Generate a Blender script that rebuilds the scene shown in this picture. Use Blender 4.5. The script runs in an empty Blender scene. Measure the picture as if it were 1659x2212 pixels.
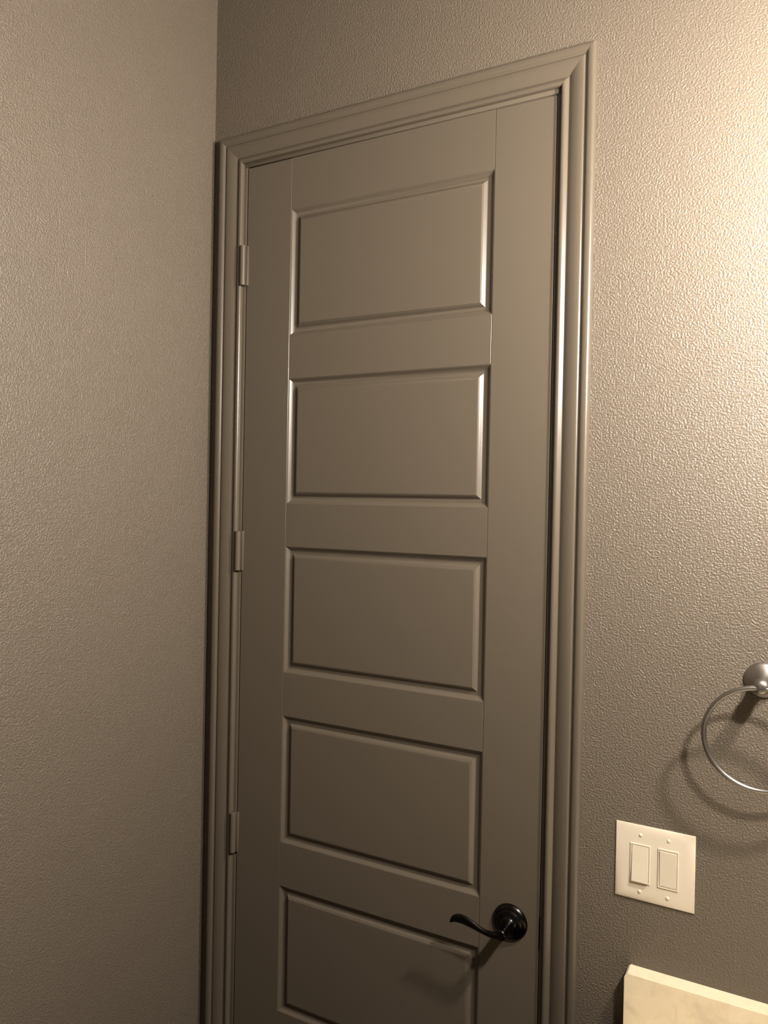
import bpy, bmesh, math, random
from mathutils import Vector, Matrix

# ------------------------------------------------------------------ scene, camera, world, exposure
I = 0.0254                      # everything below is written in inches
sc = bpy.context.scene
col = sc.collection
PI = math.pi

cam_d = bpy.data.cameras.new('camera')
cam = bpy.data.objects.new('camera', cam_d)
col.objects.link(cam)
cam_d.sensor_fit = 'HORIZONTAL'
cam_d.sensor_width = 36.0
cam_d.lens = 36.0 * 1661.9 / 1659.0
cam_d.clip_start = 0.02
right = Vector((0.87915, 0.47614, 0.01962)).normalized()
fwd = Vector((-0.47602, 0.87937, -0.01066)).normalized()
up = right.cross(fwd).normalized()
right = fwd.cross(up)
m = Matrix((right, up, -fwd)).transposed().to_4x4()
m.translation = Vector((39.285, -54.714, 66.72)) * I
cam.matrix_world = m
sc.camera = cam

world = bpy.data.worlds.new('world')
sc.world = world
world.use_nodes = True
world.node_tree.nodes['Background'].inputs['Color'].default_value = (0.02, 0.018, 0.015, 1)
world.node_tree.nodes['Background'].inputs['Strength'].default_value = 0.1

sc.view_settings.view_transform = 'Standard'
sc.view_settings.look = 'None'
sc.view_settings.gamma = 1.0
sc.view_settings.use_curve_mapping = False
sc.view_settings.exposure = 2.35
sc.cycles.max_bounces = 4
sc.cycles.caustics_reflective = False
sc.cycles.caustics_refractive = False

BULB_STRENGTH = 405.0
BULB_COLOR = (1.0, 0.925, 0.84)

# ------------------------------------------------------------------ key measures (inches)
XL, XR = -8.69, 57.5            # left wall, vanity wall
YB = -86.0                      # wall behind the camera
ZC = 118.0                      # ceiling
DL, DR, DT, DB = -4.80, 23.174, 96.46, 0.5   # the door leaf
GAP = 0.08
WT = 4.5                        # wall thickness

# ------------------------------------------------------------------ materials
def principled(name):
    mt = bpy.data.materials.new(name)
    mt.use_nodes = True
    return mt, mt.node_tree, mt.node_tree.nodes['Principled BSDF']

def paint(name, colr, rough, tex=None, spec=0.5, tint=0.04):
    """wall or trim paint; tex = list of (scale, distance) bump layers"""
    mt, nt, b = principled(name)
    tc = nt.nodes.new('ShaderNodeTexCoord')
    n = nt.nodes.new('ShaderNodeTexNoise')
    n.inputs['Scale'].default_value = 2.3
    n.inputs['Detail'].default_value = 3
    nt.links.new(tc.outputs['Object'], n.inputs['Vector'])
    r = nt.nodes.new('ShaderNodeMix'); r.data_type = 'RGBA'
    r.inputs[6].default_value = tuple(c * (1 - tint) for c in colr) + (1,)
    r.inputs[7].default_value = tuple(c * (1 + tint) for c in colr) + (1,)
    nt.links.new(n.outputs['Fac'], r.inputs[0])
    nt.links.new(r.outputs[2], b.inputs['Base Color'])
    b.inputs['Roughness'].default_value = rough
    b.inputs['Specular IOR Level'].default_value = spec
    prev = None
    for (s, d, lo, hi) in (tex or []):
        t = nt.nodes.new('ShaderNodeTexNoise')
        t.inputs['Scale'].default_value = s
        t.inputs['Detail'].default_value = 2.0
        t.inputs['Roughness'].default_value = 0.5
        nt.links.new(tc.outputs['Object'], t.inputs['Vector'])
        cr = nt.nodes.new('ShaderNodeMapRange')
        cr.interpolation_type = 'SMOOTHSTEP'
        cr.inputs['From Min'].default_value = lo
        cr.inputs['From Max'].default_value = hi
        nt.links.new(t.outputs['Fac'], cr.inputs['Value'])
        bp = nt.nodes.new('ShaderNodeBump')
        bp.inputs['Strength'].default_value = 1.0
        bp.inputs['Distance'].default_value = d
        nt.links.new(cr.outputs['Result'], bp.inputs['Height'])
        if prev: nt.links.new(prev.outputs['Normal'], bp.inputs['Normal'])
        prev = bp
    if prev: nt.links.new(prev.outputs['Normal'], b.inputs['Normal'])
    return mt

def metal(name, colr, rough, aniso=0.0):
    mt, nt, b = principled(name)
    b.inputs['Base Color'].default_value = colr + (1,)
    b.inputs['Metallic'].default_value = 1.0
    tc = nt.nodes.new('ShaderNodeTexCoord')
    n = nt.nodes.new('ShaderNodeTexNoise'); n.inputs['Scale'].default_value = 400
    mr = nt.nodes.new('ShaderNodeMapRange')
    mr.inputs['To Min'].default_value = rough * 0.85
    mr.inputs['To Max'].default_value = rough * 1.15
    nt.links.new(tc.outputs['Object'], n.inputs['Vector'])
    nt.links.new(n.outputs['Fac'], mr.inputs['Value'])
    nt.links.new(mr.outputs['Result'], b.inputs['Roughness'])
    return mt

TAUPE = (0.087, 0.0705, 0.0515)      # door and trim enamel
WALLC = (0.111, 0.0895, 0.0665)      # the same colour in wall paint, a little lighter
M = {}
M['wall'] = paint('wall_paint', WALLC, 0.37, [(300, 0.00095, 0.25, 0.80), (750, 0.00010, 0.2, 0.8)], spec=0.45)
M['trim'] = paint('trim_paint', TAUPE, 0.30, [(900, 0.00001, 0.2, 0.8)], tint=0.02)
M['door'] = paint('door_paint', TAUPE, 0.34, [(900, 0.00001, 0.2, 0.8)], tint=0.02)
M['ceiling'] = paint('ceiling_paint', (0.12, 0.105, 0.085), 0.8, [(230, 0.0004, 0.42, 0.66)])  # unseen ceiling, colour kept dark to limit fill light
M['plastic'] = paint('white_plastic', (0.58, 0.51, 0.40), 0.32, tint=0.0)
M['bronze'] = metal('dark_bronze', (0.03, 0.027, 0.026), 0.24)
M['nickel'] = metal('brushed_nickel', (0.30, 0.28, 0.255), 0.36)
M['chrome'] = metal('fixture_metal', (0.6, 0.57, 0.52), 0.25)
M['wood'] = paint('cabinet_paint', (0.09, 0.06, 0.04), 0.4, tint=0.03)  # unseen cabinet, dark brown so little light bounces onto the door

def stone(name):
    mt, nt, b = principled(name)
    tc = nt.nodes.new('ShaderNodeTexCoord')
    n = nt.nodes.new('ShaderNodeTexNoise'); n.inputs['Scale'].default_value = 26
    n.inputs['Detail'].default_value = 6; n.inputs['Roughness'].default_value = 0.6
    n.inputs['Distortion'].default_value = 0.8
    nt.links.new(tc.outputs['Object'], n.inputs['Vector'])
    cr = nt.nodes.new('ShaderNodeValToRGB')
    cr.color_ramp.elements[0].position = 0.30; cr.color_ramp.elements[0].color = (0.56, 0.48, 0.335, 1)
    cr.color_ramp.elements[1].position = 0.46; cr.color_ramp.elements[1].color = (0.66, 0.565, 0.395, 1)
    e = cr.color_ramp.elements.new(0.7); e.color = (0.70, 0.60, 0.43, 1)
    nt.links.new(n.outputs['Fac'], cr.inputs['Fac'])
    nt.links.new(cr.outputs['Color'], b.inputs['Base Color'])
    b.inputs['Roughness'].default_value = 0.35
    return mt
M['stone'] = stone('cream_stone')

def floor_mat():
    mt, nt, b = principled('floor_tile')
    tc = nt.nodes.new('ShaderNodeTexCoord')
    n = nt.nodes.new('ShaderNodeTexNoise'); n.inputs['Scale'].default_value = 9
    n.inputs['Detail'].default_value = 5
    nt.links.new(tc.outputs['Object'], n.inputs['Vector'])
    cr = nt.nodes.new('ShaderNodeValToRGB')
    cr.color_ramp.elements[0].color = (0.10, 0.075, 0.05, 1)
    cr.color_ramp.elements[1].color = (0.17, 0.13, 0.09, 1)
    nt.links.new(n.outputs['Fac'], cr.inputs['Fac'])
    nt.links.new(cr.outputs['Color'], b.inputs['Base Color'])
    b.inputs['Roughness'].default_value = 0.45
    return mt
M['floor'] = floor_mat()

def bulb_mat():
    mt, nt, b = principled('bulb_glow')
    b.inputs['Base Color'].default_value = (0.9, 0.85, 0.75, 1)
    b.inputs['Emission Color'].default_value = BULB_COLOR + (1,)
    b.inputs['Emission Strength'].default_value = BULB_STRENGTH
    return mt
M['bulb'] = bulb_mat()

# ------------------------------------------------------------------ helpers
def tag(o, label=None, cat=None, group=None, kind=None):
    if label: o['label'] = label
    if cat: o['category'] = cat
    if group: o['group'] = group
    if kind: o['kind'] = kind
    return o

def empty(name, loc=(0, 0, 0)):
    o = bpy.data.objects.new(name, None)
    o.empty_display_size = 0.05
    o.location = Vector(loc) * I
    col.objects.link(o)
    return o

def link(name, me, mat, parent=None, smooth=None):
    o = bpy.data.objects.new(name, me)
    col.objects.link(o)
    if me.materials: me.materials.clear()
    me.materials.append(M[mat])
    if smooth:
        for p in me.polygons: p.use_smooth = True
        me.set_sharp_from_angle(angle=math.radians(smooth))
    if parent:
        o.parent = parent
        o.matrix_parent_inverse = Matrix.Translation(-parent.location) if parent.parent is None else Matrix.Identity(4)
    return o

def from_bm(name, bm, mat, parent=None, smooth=None):
    bmesh.ops.recalc_face_normals(bm, faces=bm.faces[:])
    bmesh.ops.scale(bm, vec=(I, I, I), verts=bm.verts[:])
    me = bpy.data.meshes.new(name)
    bm.to_mesh(me); bm.free()
    return link(name, me, mat, parent, smooth)

def add_box(bm, x0, x1, y0, y1, z0, z1, bev=0.0, seg=2):
    b2 = bmesh.new()
    bmesh.ops.create_cube(b2, size=1)
    for v in b2.verts:
        v.co = Vector(((x0 + x1) / 2 + v.co.x * (x1 - x0), (y0 + y1) / 2 + v.co.y * (y1 - y0), (z0 + z1) / 2 + v.co.z * (z1 - z0)))
    if bev:
        bmesh.ops.bevel(b2, geom=b2.edges[:], offset=bev, segments=seg, affect='EDGES', profile=0.5)
    merge(bm, b2)

def merge(bm, b2):
    mp = {}
    for v in b2.verts: mp[v] = bm.verts.new(v.co)
    for f in b2.faces:
        try: bm.faces.new([mp[v] for v in f.verts])
        except ValueError: pass
    b2.free()

def add_lathe(bm, prof, origin, axis, seg=40):
    """prof = [(distance along axis, radius)]"""
    ax = Vector(axis).normalized()
    t = Vector((0, 0, 1)) if abs(ax.z) < 0.9 else Vector((1, 0, 0))
    e1 = ax.cross(t).normalized(); e2 = ax.cross(e1).normalized()
    rings = []
    for (a, r) in prof:
        c = Vector(origin) + ax * a
        if r < 1e-6:
            rings.append([bm.verts.new(c)])
        else:
            rings.append([bm.verts.new(c + e1 * (r * math.cos(2 * PI * k / seg)) + e2 * (r * math.sin(2 * PI * k / seg))) for k in range(seg)])
    for a, b in zip(rings, rings[1:]):
        for k in range(seg):
            k2 = (k + 1) % seg
            if len(a) == 1 and len(b) == 1: continue
            if len(a) == 1: bm.faces.new([a[0], b[k], b[k2]])
            elif len(b) == 1: bm.faces.new([a[k], a[k2], b[0]])
            else: bm.faces.new([a[k], a[k2], b[k2], b[k]])
    if len(rings[0]) > 1: bm.faces.new(rings[0][::-1])
    if len(rings[-1]) > 1: bm.faces.new(rings[-1])

def spline(pts, n=6):
    """Catmull-Rom through pts (tuples of any length)"""
    P = [Vector(p) for p in pts]
    out = []
    for i in range(len(P) - 1):
        p0 = P[max(i - 1, 0)]; p1 = P[i]; p2 = P[i + 1]; p3 = P[min(i + 2, len(P) - 1)]
        for k in range(n):
            t = k / n
            out.append(0.5 * ((2 * p1) + (p2 - p0) * t + (2 * p0 - 5 * p1 + 4 * p2 - p3) * t * t + (-p0 + 3 * p1 - 3 * p2 + p3) * t * t * t))
    out.append(P[-1])
    return out

# ------------------------------------------------------------------ the room shell
def wall(name, boxes, mat, label):
    bm = bmesh.new()
    for b in boxes: add_box(bm, *b)
    return tag(from_bm(name, bm, mat), label, 'wall', kind='structure')

OL, OR, OT = DL - GAP, DR + GAP, DT + GAP          # inside faces of the jamb
JL, JR, JT = OL - 0.75, OR + 0.75, OT + 0.75        # rough opening
wall('wall_left', [(XL - WT, XL, YB - WT, WT, 0, ZC)], 'wall', 'taupe orange-peel textured wall beside the hinge side of the door')
# the door wall: one slab with a doorway in it
bm = bmesh.new()
add_box(bm, XL, JL, 0, WT, 0, JT)
add_box(bm, JR, XR, 0, WT, 0, JT)
add_box(bm, XL, XR, 0, WT, JT, ZC)
tag(from_bm('wall_front', bm, 'wall'), 'taupe orange-peel textured wall that holds the panel door', 'wall', kind='structure')
wall('wall_right', [(XR, XR + WT, YB - WT, WT, 0, ZC)], 'wall', 'taupe textured wall behind the vanity')
wall('wall_back', [(XL, XR, YB - WT, YB, 0, ZC)], 'wall', 'taupe textured wall opposite the door')
bm = bmesh.new(); add_box(bm, XL - WT, XR + WT, YB - WT, WT + 30, -2, 0)
tag(from_bm('floor', bm, 'floor'), 'brown tiled bathroom floor', 'floor', kind='structure')
bm = bmesh.new(); add_box(bm, XL - WT, XR + WT, YB - WT, WT, ZC, ZC + 2)
tag(from_bm('ceiling', bm, 'ceiling'), 'dark taupe painted bathroom ceiling', 'ceiling', kind='structure')

def baseboard(name, x0, x1, y0, y1, label):
    bm = bmesh.new()
    add_box(bm, x0, x1, y0, y1, 0, 5.0, 0.12)
    tag(from_bm(name, bm, 'trim'), label, 'baseboard', kind='structure')
baseboard('baseboard_left', XL, XL + 0.55, YB, -0.6, 'taupe painted baseboard along the wall beside the hinges')
baseboard('baseboard_front', DR + 2.95, 31.5, -0.55, 0, 'taupe painted baseboard between door casing and vanity')
baseboard('baseboard_back', XL + 0.55, XR, YB, YB + 0.55, 'taupe painted baseboard opposite the door')

# ------------------------------------------------------------------ door casing and jamb
trim = empty('trim_1', ((DL + DR) / 2, 0, 0))
tag(trim, 'taupe moulded door casing and jamb framing the panel door', 'door casing', kind='structure')
# profile: (distance from the door edge, height off the wall)
prof_raw = [[(0.40, -0.02), (0.40, 0.24)],
            [(0.40, 0.24), (0.42, 0.32), (0.47, 0.385), (0.56, 0.42), (0.64, 0.42), (0.72, 0.395), (0.82, 0.33), (0.91, 0.265), (0.97, 0.24)],
            [(0.97, 0.24), (1.08, 0.305), (1.24, 0.39), (1.45, 0.47), (1.70, 0.53), (1.92, 0.545), (2.06, 0.525), (2.15, 0.46)],
            [(2.15, 0.46), (2.21, 0.49), (2.29, 0.57), (2.38, 0.64), (2.50, 0.675), (2.64, 0.68), (2.76, 0.65), (2.85, 0.57), (2.89, 0.45), (2.90, 0.30)],
            [(2.90, 0.30), (2.90, -0.02)]]
prof = []
for sgm in prof_raw:
    s = [tuple(p) for p in spline([(a, b, 0) for a, b in sgm], 4 if len(sgm) > 2 else 1)]
    prof += s if not prof else s[1:]
prof = [(p[0], p[1]) for p in prof]

def casing(name, kind):
    bm = bmesh.new()
    A, B = [], []
    for (d, h) in prof:
        d -= 0.0
        if kind == 'L':
            A.append(bm.verts.new((DL - d, -h, 0))); B.append(bm.verts.new((DL - d, -h, DT + d)))
        elif kind == 'R':
            A.append(bm.verts.new((DR + d, -h, 0))); B.append(bm.verts.new((DR + d, -h, DT + d)))
        else:
            A.append(bm.verts.new((DL - d, -h, DT + d))); B.append(bm.verts.new((DR + d, -h, DT + d)))
    n = len(A)
    for i in range(n):
        j = (i + 1) % n
        bm.faces.new([A[i], A[j], B[j], B[i]])
    bm.faces.new(A); bm.faces.new(B[::-1])
    return from_bm(name, bm, 'trim', trim, 35)
casing('casing_leg', 'L')
casing('casing_leg', 'R')
casing('casing_head', 'T')

def jamb_board(name, x0, x1, z0, z1):
    bm = bmesh.new()
    add_box(bm, x0, x1, -0.01, WT, z0, z1, 0.05, 2)
    return from_bm(name, bm, 'trim', trim, 40)
jamb_board('jamb', JL, OL, 0, OT)
jamb_board('jamb', OR, JR, 0, OT)
jamb_board('jamb_head', JL, JR, OT, JT)
# door stops behind the leaf
bm = bmesh.new(); add_box(bm, OL, OL + 0.5, 1.50, 2.9, 0, OT, 0.05); from_bm('door_stop', bm, 'trim', trim)
bm = bmesh.new(); add_box(bm, OR - 0.5, OR, 1.50, 2.9, 0, OT, 0.05); from_bm('door_stop', bm, 'trim', trim)
bm = bmesh.new(); add_box(bm, OL + 0.5, OR - 0.5, 1.50, 2.9, OT - 0.5, OT, 0.05); from_bm('door_stop', bm, 'trim', trim)
# strike lip wrapping onto the jamb edge at the latch
bm = bmesh.new(); add_box(bm, OR - 0.02, OR + 0.03, -0.06, 1.1, 34.4, 36.9, 0.02); from_bm('strike_plate', bm, 'bronze', trim)

# ------------------------------------------------------------------ the door leaf
door = empty('door_1', ((DL + DR) / 2, 0, DB))
tag(door, 'taupe painted interior door with a single column of raised panels', 'door', kind='structure')
PL, PR = 0.0, 18.537
tops = [92.03, 77.40, 62.84, 48.10, 33.22, 18.45]
bots = [81.15, 66.56, 51.87, 37.04, 22.2, 7.6]
Y0, TH = 0.015, 1.375           # face of the leaf and its thickness

def slab(name, x0, x1, z0, z1, y=Y0, bev=0.012):
    bm = bmesh.new()
    add_box(bm, x0, x1, y, TH, z0, z1, bev, 1)
    return from_bm(name, bm, 'door', door)
slab('stile', DL, PL, DB, DT, bev=0.05)
slab('stile', PR, DR, DB, DT, bev=0.05)
e = 0.004
zs = [DT] + [v for tb in zip(tops, bots) for v in tb] + [DB]
for i in range(0, len(zs), 2):
    slab('rail', PL + e, PR - e, zs[i + 1], zs[i], y=Y0 + 0.004)

# raised panel: sloping edge, flat groove, rising edge, step, field
pan = [(0.0, 0.0), (0.03, 0.012), (0.10, 0.085), (0.20, 0.185), (0.30, 0.265), (0.38, 0.305), (0.44, 0.315),
       (0.62, 0.315), (0.66, 0.295), (0.74, 0.215), (0.83, 0.12), (0.89, 0.075), (0.925, 0.072), (0.965, 0.022), (1.00, 0.01), (1.10, 0.01)]
def panel(zb, zt):
    bm = bmesh.new()
    rings = []
    for (d, h) in pan:
        y = Y0 + 0.003 + h
        rings.append([bm.verts.new(c) for c in ((PL + d, y, zb + d), (PR - d, y, zb + d), (PR - d, y, zt - d), (PL + d, y, zt - d))])
    back = [bm.verts.new(c) for c in ((PL, TH, zb), (PR, TH, zb), (PR, TH, zt), (PL, TH, zt))]
    for a, b in zip([back] + rings, rings):
        for k in range(4):
            bm.faces.new([a[k], a[(k + 1) % 4], b[(k + 1) % 4], b[k]])
    bm.faces.new(rings[-1]); bm.faces.new(back[::-1])
    return from_bm('panel', bm, 'door', door, 28)
for zt, zb in zip(tops, bots): panel(zb, zt)

# hinges: painted over
for zt in (89.50, 64.05, 38.70, 13.4):
    zb = zt - 3.55
    bm = bmesh.new()
    cx, cy = (DL + OL) / 2 - 0.10, -0.38
    add_lathe(bm, [(0, 0.0), (0, 0.20), (0.03, 0.25), (3.52, 0.25), (3.55, 0.20), (3.55, 0)], (cx, cy, zb), (0, 0, 1), 24)
    hg = from_bm('hinge', bm, 'trim', door, 40)
    for k in range(1, 5):       # knuckle joints
        z = zb + 3.55 * k / 5
        bm = bmesh.new()
        add_lathe(bm, [(-0.012, 0.255), (0.012, 0.255)], (cx, cy, z), (0, 0, 1), 24)
        kj = from_bm('knuckle_joint', bm, 'trim', hg, 40)
    for s, name in ((1, 'hinge_leaf'), (-1, 'hinge_leaf')):
        bm = bmesh.new()
        if s == 1: add_box(bm, cx + 0.0, cx + 0.40, -0.20, 0.02, zb + 0.01, zt - 0.01, 0.03)
        else: add_box(bm, cx - 0.24, cx, -0.38, 0.02, zb + 0.01, zt - 0.01, 0.03)
        from_bm(name, bm, 'trim', hg, 40)

# lever handle
HX, HZ = 21.0, 35.87
bm = bmesh.new()
add_lathe(bm, [(-0.02, 1.33), (0.05, 1.33), (0.13, 1.31), (0.21, 1.24), (0.27, 1.15), (0.31, 1.05), (0.325, 0.98), (0.36, 0.95), (0.42, 0.86), (0.46, 0.70), (0.50, 0.56),
               (0.62, 0.46), (0.85, 0.385), (1.2, 0.335), (1.6, 0.335), (1.85, 0.36), (2.0, 0.40), (2.12, 0.40), (2.20, 0.36), (2.24, 0.26), (2.25, 0.0)],
          (HX, 0.0, HZ), (0, -1, 0), 56)
handle = from_bm('door_handle', bm, 'bronze', door, 50)
handle['label'] = 'dark bronze lever handle with a round rose'
# blade of the lever: a wave that narrows, flattens and curls at the tip
path = [(21.02, -1.98, 35.86), (20.70, -2.03, 35.74), (20.25, -2.06, 35.70), (19.75, -2.08, 35.76), (19.20, -2.10, 35.92), (18.65, -2.12, 36.10),
        (18.15, -2.13, 36.22), (17.72, -2.13, 36.22), (17.38, -2.12, 36.08), (17.14, -2.10, 35.84), (17.05, -2.08, 35.70)]
half = [(0.32, 0.30), (0.29, 0.26), (0.23, 0.20), (0.20, 0.18), (0.24, 0.17), (0.30, 0.16), (0.34, 0.15), (0.33, 0.13), (0.24, 0.11), (0.11, 0.08), (0.02, 0.02)]
P = spline(path, 5); H = spline([(a, b, 0) for a, b in half], 5)
bm = bmesh.new(); rings = []
for i, p in enumerate(P):
    t = (P[min(i + 1, len(P) - 1)] - P[max(i - 1, 0)]).normalized()
    n1 = Vector((0, -1, 0)); n1 = (n1 - t * n1.dot(t)).normalized(); n2 = t.cross(n1).normalized()
    a, b = max(H[i].x, 0.01), max(H[i].y, 0.01)
    rings.append([bm.verts.new(p + n2 * (a * math.cos(2 * PI * k / 20)) + n1 * (b * math.sin(2 * PI * k / 20))) for k in range(20)])
for a, b in zip(rings, rings[1:]):
    for k in range(20): bm.faces.new([a[k], a[(k + 1) % 20], b[(k + 1) % 20], b[k]])
bm.faces.new(rings[0][::-1]); bm.faces.new(rings[-1])
from_bm('lever', bm, 'bronze', handle, 50)
# latch bolt bridging the gap
bm = bmesh.new(); add_box(bm, DR - 0.3, DR + GAP + 0.015, 0.35, 0.95, 35.4, 36.3, 0.04); from_bm('latch', bm, 'bronze', door)

# ------------------------------------------------------------------ double light switch
PX, PZ, PS = 28.535, 45.088, 5.144
sw = empty('light_switch', (PX + PS / 2, 0, PZ - PS / 2))
tag(sw, 'white two-gang light switch plate on the taupe wall below the towel ring', 'light switch')
bm = bmesh.new()
x0, x1, z1, z0 = PX, PX + PS, PZ, PZ - PS
def rrect(d, y):
    return [(x0 + d, y, z0 + d), (x1 - d, y, z0 + d), (x1 - d, y, z1 - d), (x0 + d, y, z1 - d)]
rings = [[bm.verts.new(c) for c in rrect(d, y)] for d, y in ((0.03, 0.0), (0.0, -0.03), (0.0, -0.09), (0.03, -0.115), (0.12, -0.145), (0.25, -0.175), (0.42, -0.195), (0.60, -0.20))]
for a, b in zip(rings, rings[1:]):
    for k in range(4): bm.faces.new([a[k], a[(k + 1) % 4], b[(k + 1) % 4], b[k]])
bm.faces.new(rings[0][::-1]); bm.faces.new(rings[-1])
plate = from_bm('wall_plate', bm, 'plastic', sw, 30)
zc = PZ - PS / 2
gang = (30.185, 32.0)
for gi, gx in enumerate(gang):
    # bezel that shows as a thin frame in the plate's opening
    w, h = 0.665, 1.33
    bm = bmesh.new()
    outer = [(gx - w, zc - h), (gx + w, zc - h), (gx + w, zc + h), (gx - w, zc + h)]
    fr = []
    for d, y in ((0.0, -0.19), (0.0, -0.245), (0.02, -0.26), (0.08, -0.26), (0.085, -0.17)):
        fr.append([bm.verts.new((px + (d if px < gx else -d), y, pz + (d if pz < zc else -d))) for px, pz in outer])
    for a, b in zip(fr, fr[1:]):
        for k in range(4): bm.faces.new([a[k], a[(k + 1) % 4], b[(k + 1) % 4], b[k]])
    bm.faces.new(fr[-1]); bm.faces.new(fr[0][::-1])
    from_bm('switch_frame', bm, 'plastic', sw, 30)
    # rocker: two faces meeting at a shallow ridge, tipped up or down
    wi, hi = w - 0.115, h - (0.115 if gi == 0 else 0.15)
    top_y, bot_y = ((-0.245, -0.40) if gi == 0 else (-0.345, -0.245))
    mid_y = (-0.30 if gi == 0 else -0.285)
    bm = bmesh.new()
    secs = []
    for z, y in ((zc - hi, bot_y), (zc, mid_y), (zc + hi, top_y)):
        secs.append([bm.verts.new((gx - wi, -0.15, z)), bm.verts.new((gx - wi, y + 0.03, z)), bm.verts.new((gx - wi + 0.03, y, z)),
                     bm.verts.new((gx + wi - 0.03, y, z)), bm.verts.new((gx + wi, y + 0.03, z)), bm.verts.new((gx + wi, -0.15, z))])
    for a, b in zip(secs, secs[1:]):
        for k in range(6): bm.faces.new([a[k], a[(k + 1) % 6], b[(k + 1) % 6], b[k]])
    bm.faces.new(secs[0][::-1]); bm.faces.new(secs[-1])
    r = from_bm('rocker', bm, 'plastic', sw)
    r['label'] = 'rocker pressed in at the top' if gi == 0 else 'rocker pressed in at the bottom'
    for s in (-1, 1):
        bm = bmesh.new()
        add_lathe(bm, [(0.18, 0.125), (0.205, 0.125), (0.235, 0.10), (0.25, 0.05), (0.253, 0.0)], (gx, 0, zc + s * 1.93), (0, -1, 0), 20)
        from_bm('screw', bm, 'plastic', sw, 50)

# ------------------------------------------------------------------ towel ring
TX, TZ = 37.42, 55.95
tr = empty('towel_ring', (TX, 0, TZ))
tag(tr, 'brushed nickel towel ring mounted on the taupe wall above the light switch', 'towel ring')
bm = bmesh.new()
add_lathe(bm, [(-0.02, 1.12), (0.10, 1.12), (0.17, 1.09), (0.25, 1.00), (0.40, 0.84), (0.60, 0.67), (0.85, 0.52), (1.15, 0.43), (1.5, 0.38), (1.8, 0.37), (1.95, 0.42), (2.1, 0.47), (2.3, 0.48), (2.48, 0.44), (2.58, 0.34), (2.62, 0.18), (2.63, 0)],
          (TX, 0, TZ), (0, -1, 0), 48)
from_bm('mount', bm, 'nickel', tr, 50)
bm = bmesh.new()
RR, rr = 3.22, 0.165
tilt = math.radians(4)
cz = TZ - 0.05 - RR * math.cos(tilt); cyr = -2.45 + RR * math.sin(tilt)
N, S = 96, 14
grid = []
for i in range(N):
    a = 2 * PI * i / N
    ring = []
    for k in range(S):
        b = 2 * PI * k / S
        rad = RR + rr * math.cos(b)
        lx, lz, ly = rad * math.sin(a), rad * math.cos(a), rr * math.sin(b)
        ring.append(bm.verts.new((TX + lx, cyr + ly * math.cos(tilt) - lz * math.sin(tilt), cz + lz * math.cos(tilt) + ly * math.sin(tilt))))
    grid.append(ring)
for i in range(N):
    for k in range(S):
        bm.faces.new([grid[i][k], grid[(i + 1) % N][k], grid[(i + 1) % N][(k + 1) % S], grid[i][(k + 1) % S]])
from_bm('ring', bm, 'nickel', tr, 60)

# ------------------------------------------------------------------ vanity: splash, worktop, cabinet
SX, SZ, ST = 29.48, 35.34, 1.2
bm = bmesh.new()
pts = [(SX, SZ - 4.0), (SX, SZ - 0.30), (SX + 0.10, SZ - 0.10), (SX + 0.22, SZ), (XR, SZ), (XR, SZ - 4.0)]
F = [bm.verts.new((x, -ST, z)) for x, z in pts]; Bk = [bm.verts.new((x, 0.0, z)) for x, z in pts]
for k in range(6): bm.faces.new([F[k], F[(k + 1) % 6], Bk[(k + 1) % 6], Bk[k]])
bm.faces.new(F); bm.faces.new(Bk[::-1])
bmesh.ops.bevel(bm, geom=[ed for ed in bm.edges if all(abs(v.co.y + ST) < 1e-5 for v in ed.verts)], offset=0.03, segments=2, affect='EDGES', profile=0.5)
tag(from_bm('side_splash', bm, 'stone'), 'cream stone side splash standing against the wall below the light switch', 'side splash')
bm = bmesh.new(); add_box(bm, SX, XR, -40.0, 0.0, SZ - 5.2, SZ - 4.0, 0.06)
tag(from_bm('countertop', bm, 'stone'), 'cream stone vanity countertop under the side splash', 'countertop')
cab = empty('vanity_cabinet', ((SX + XR) / 2, -20, 0))
tag(cab, 'dark brown painted vanity cabinet under the cream stone countertop', 'cabinet')
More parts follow.
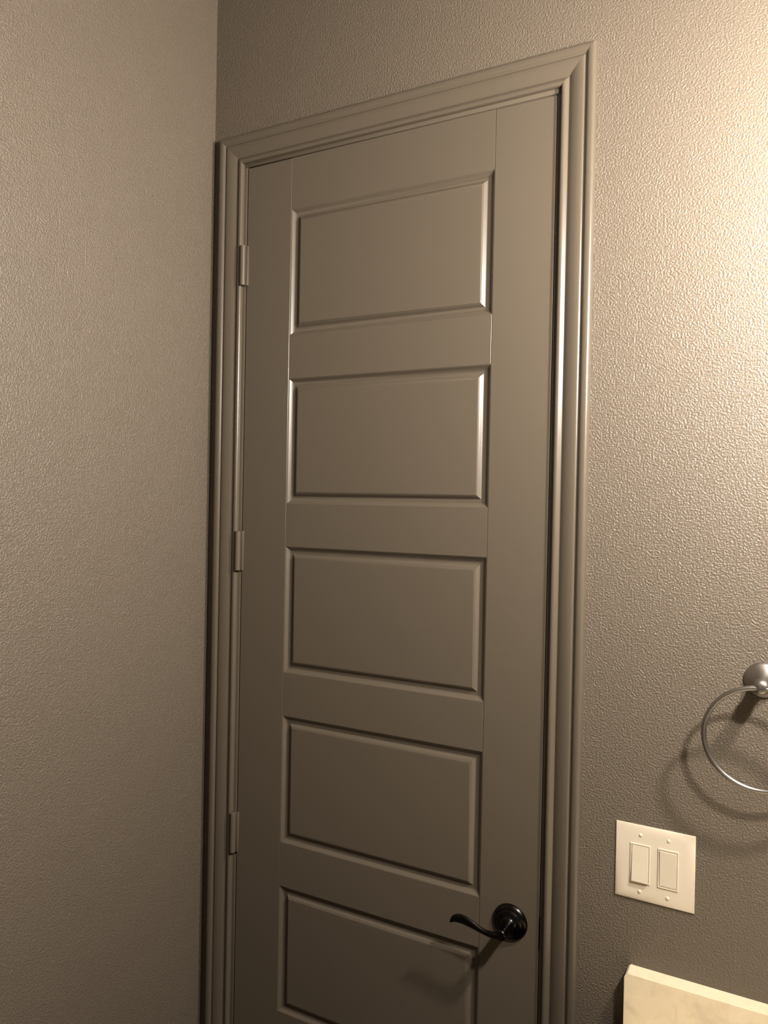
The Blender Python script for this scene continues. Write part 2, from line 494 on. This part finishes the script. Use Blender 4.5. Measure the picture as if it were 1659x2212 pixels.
bm = bmesh.new(); add_box(bm, SX + 1.2, XR - 0.02, -39.3, -0.6, 3.5, SZ - 5.2); add_box(bm, SX + 4.0, XR - 0.02, -39.0, -0.6, 0, 3.5)
from_bm('body', bm, 'wood', cab)
for (a, b) in ((-39.0, -20.1), (-19.9, -0.9)):
    bm = bmesh.new(); add_box(bm, SX + 0.45, SX + 1.2, a, b, 4.0, SZ - 5.8, 0.05)
    d = from_bm('cabinet_door', bm, 'wood', cab)
    yk = -21.8 if a < -30 else -18.2
    bm = bmesh.new(); add_lathe(bm, [(0, 0.25), (0.5, 0.22), (0.7, 0.5), (0.95, 0.55), (1.1, 0.4), (1.13, 0)], (SX + 0.45, yk, 24.0), (-1, 0, 0), 24)
    from_bm('knob', bm, 'nickel', d, 50)

# ------------------------------------------------------------------ vanity light over the mirror wall: two bare globes
LX, LZ = 53.5, 87.5
LY = (-18.0, -33.0)
vl = empty('vanity_light', (XR - 0.02, sum(LY) / 2, LZ - 1))
tag(vl, 'two-bulb vanity light fixture on the wall over the vanity', 'wall light')
bm = bmesh.new(); add_box(bm, XR - 1.0, XR, LY[1] - 3, LY[0] + 3, LZ - 4.6, LZ - 1.6, 0.2); from_bm('backplate', bm, 'chrome', vl, 40)
for y in LY:
    bm = bmesh.new()
    add_lathe(bm, [(0, 0.35), (XR - 1.0 - LX, 0.35), (XR - 1.0 - LX + 0.3, 0.3), (XR - 1.0 - LX + 0.3, 0)], (XR - 1.0, y, LZ - 3.1), (-1, 0, 0), 20)
    add_lathe(bm, [(0, 0.85), (1.2, 0.95), (1.7, 0.7), (1.7, 0)], (LX, y, LZ - 3.4), (0, 0, 1), 24)
    arm = from_bm('lamp_arm', bm, 'chrome', vl, 40)
    bm = bmesh.new()
    add_lathe(bm, [(-1.72, 0.5), (-1.35, 0.62)] + [(1.5 * math.sin(t), 1.5 * math.cos(t)) for t in [math.radians(a) for a in range(-60, 90, 12)]] + [(1.5, 0)], (LX, y, LZ), (0, 0, 1), 24)
    b = from_bm('bulb', bm, 'bulb', arm, 60)
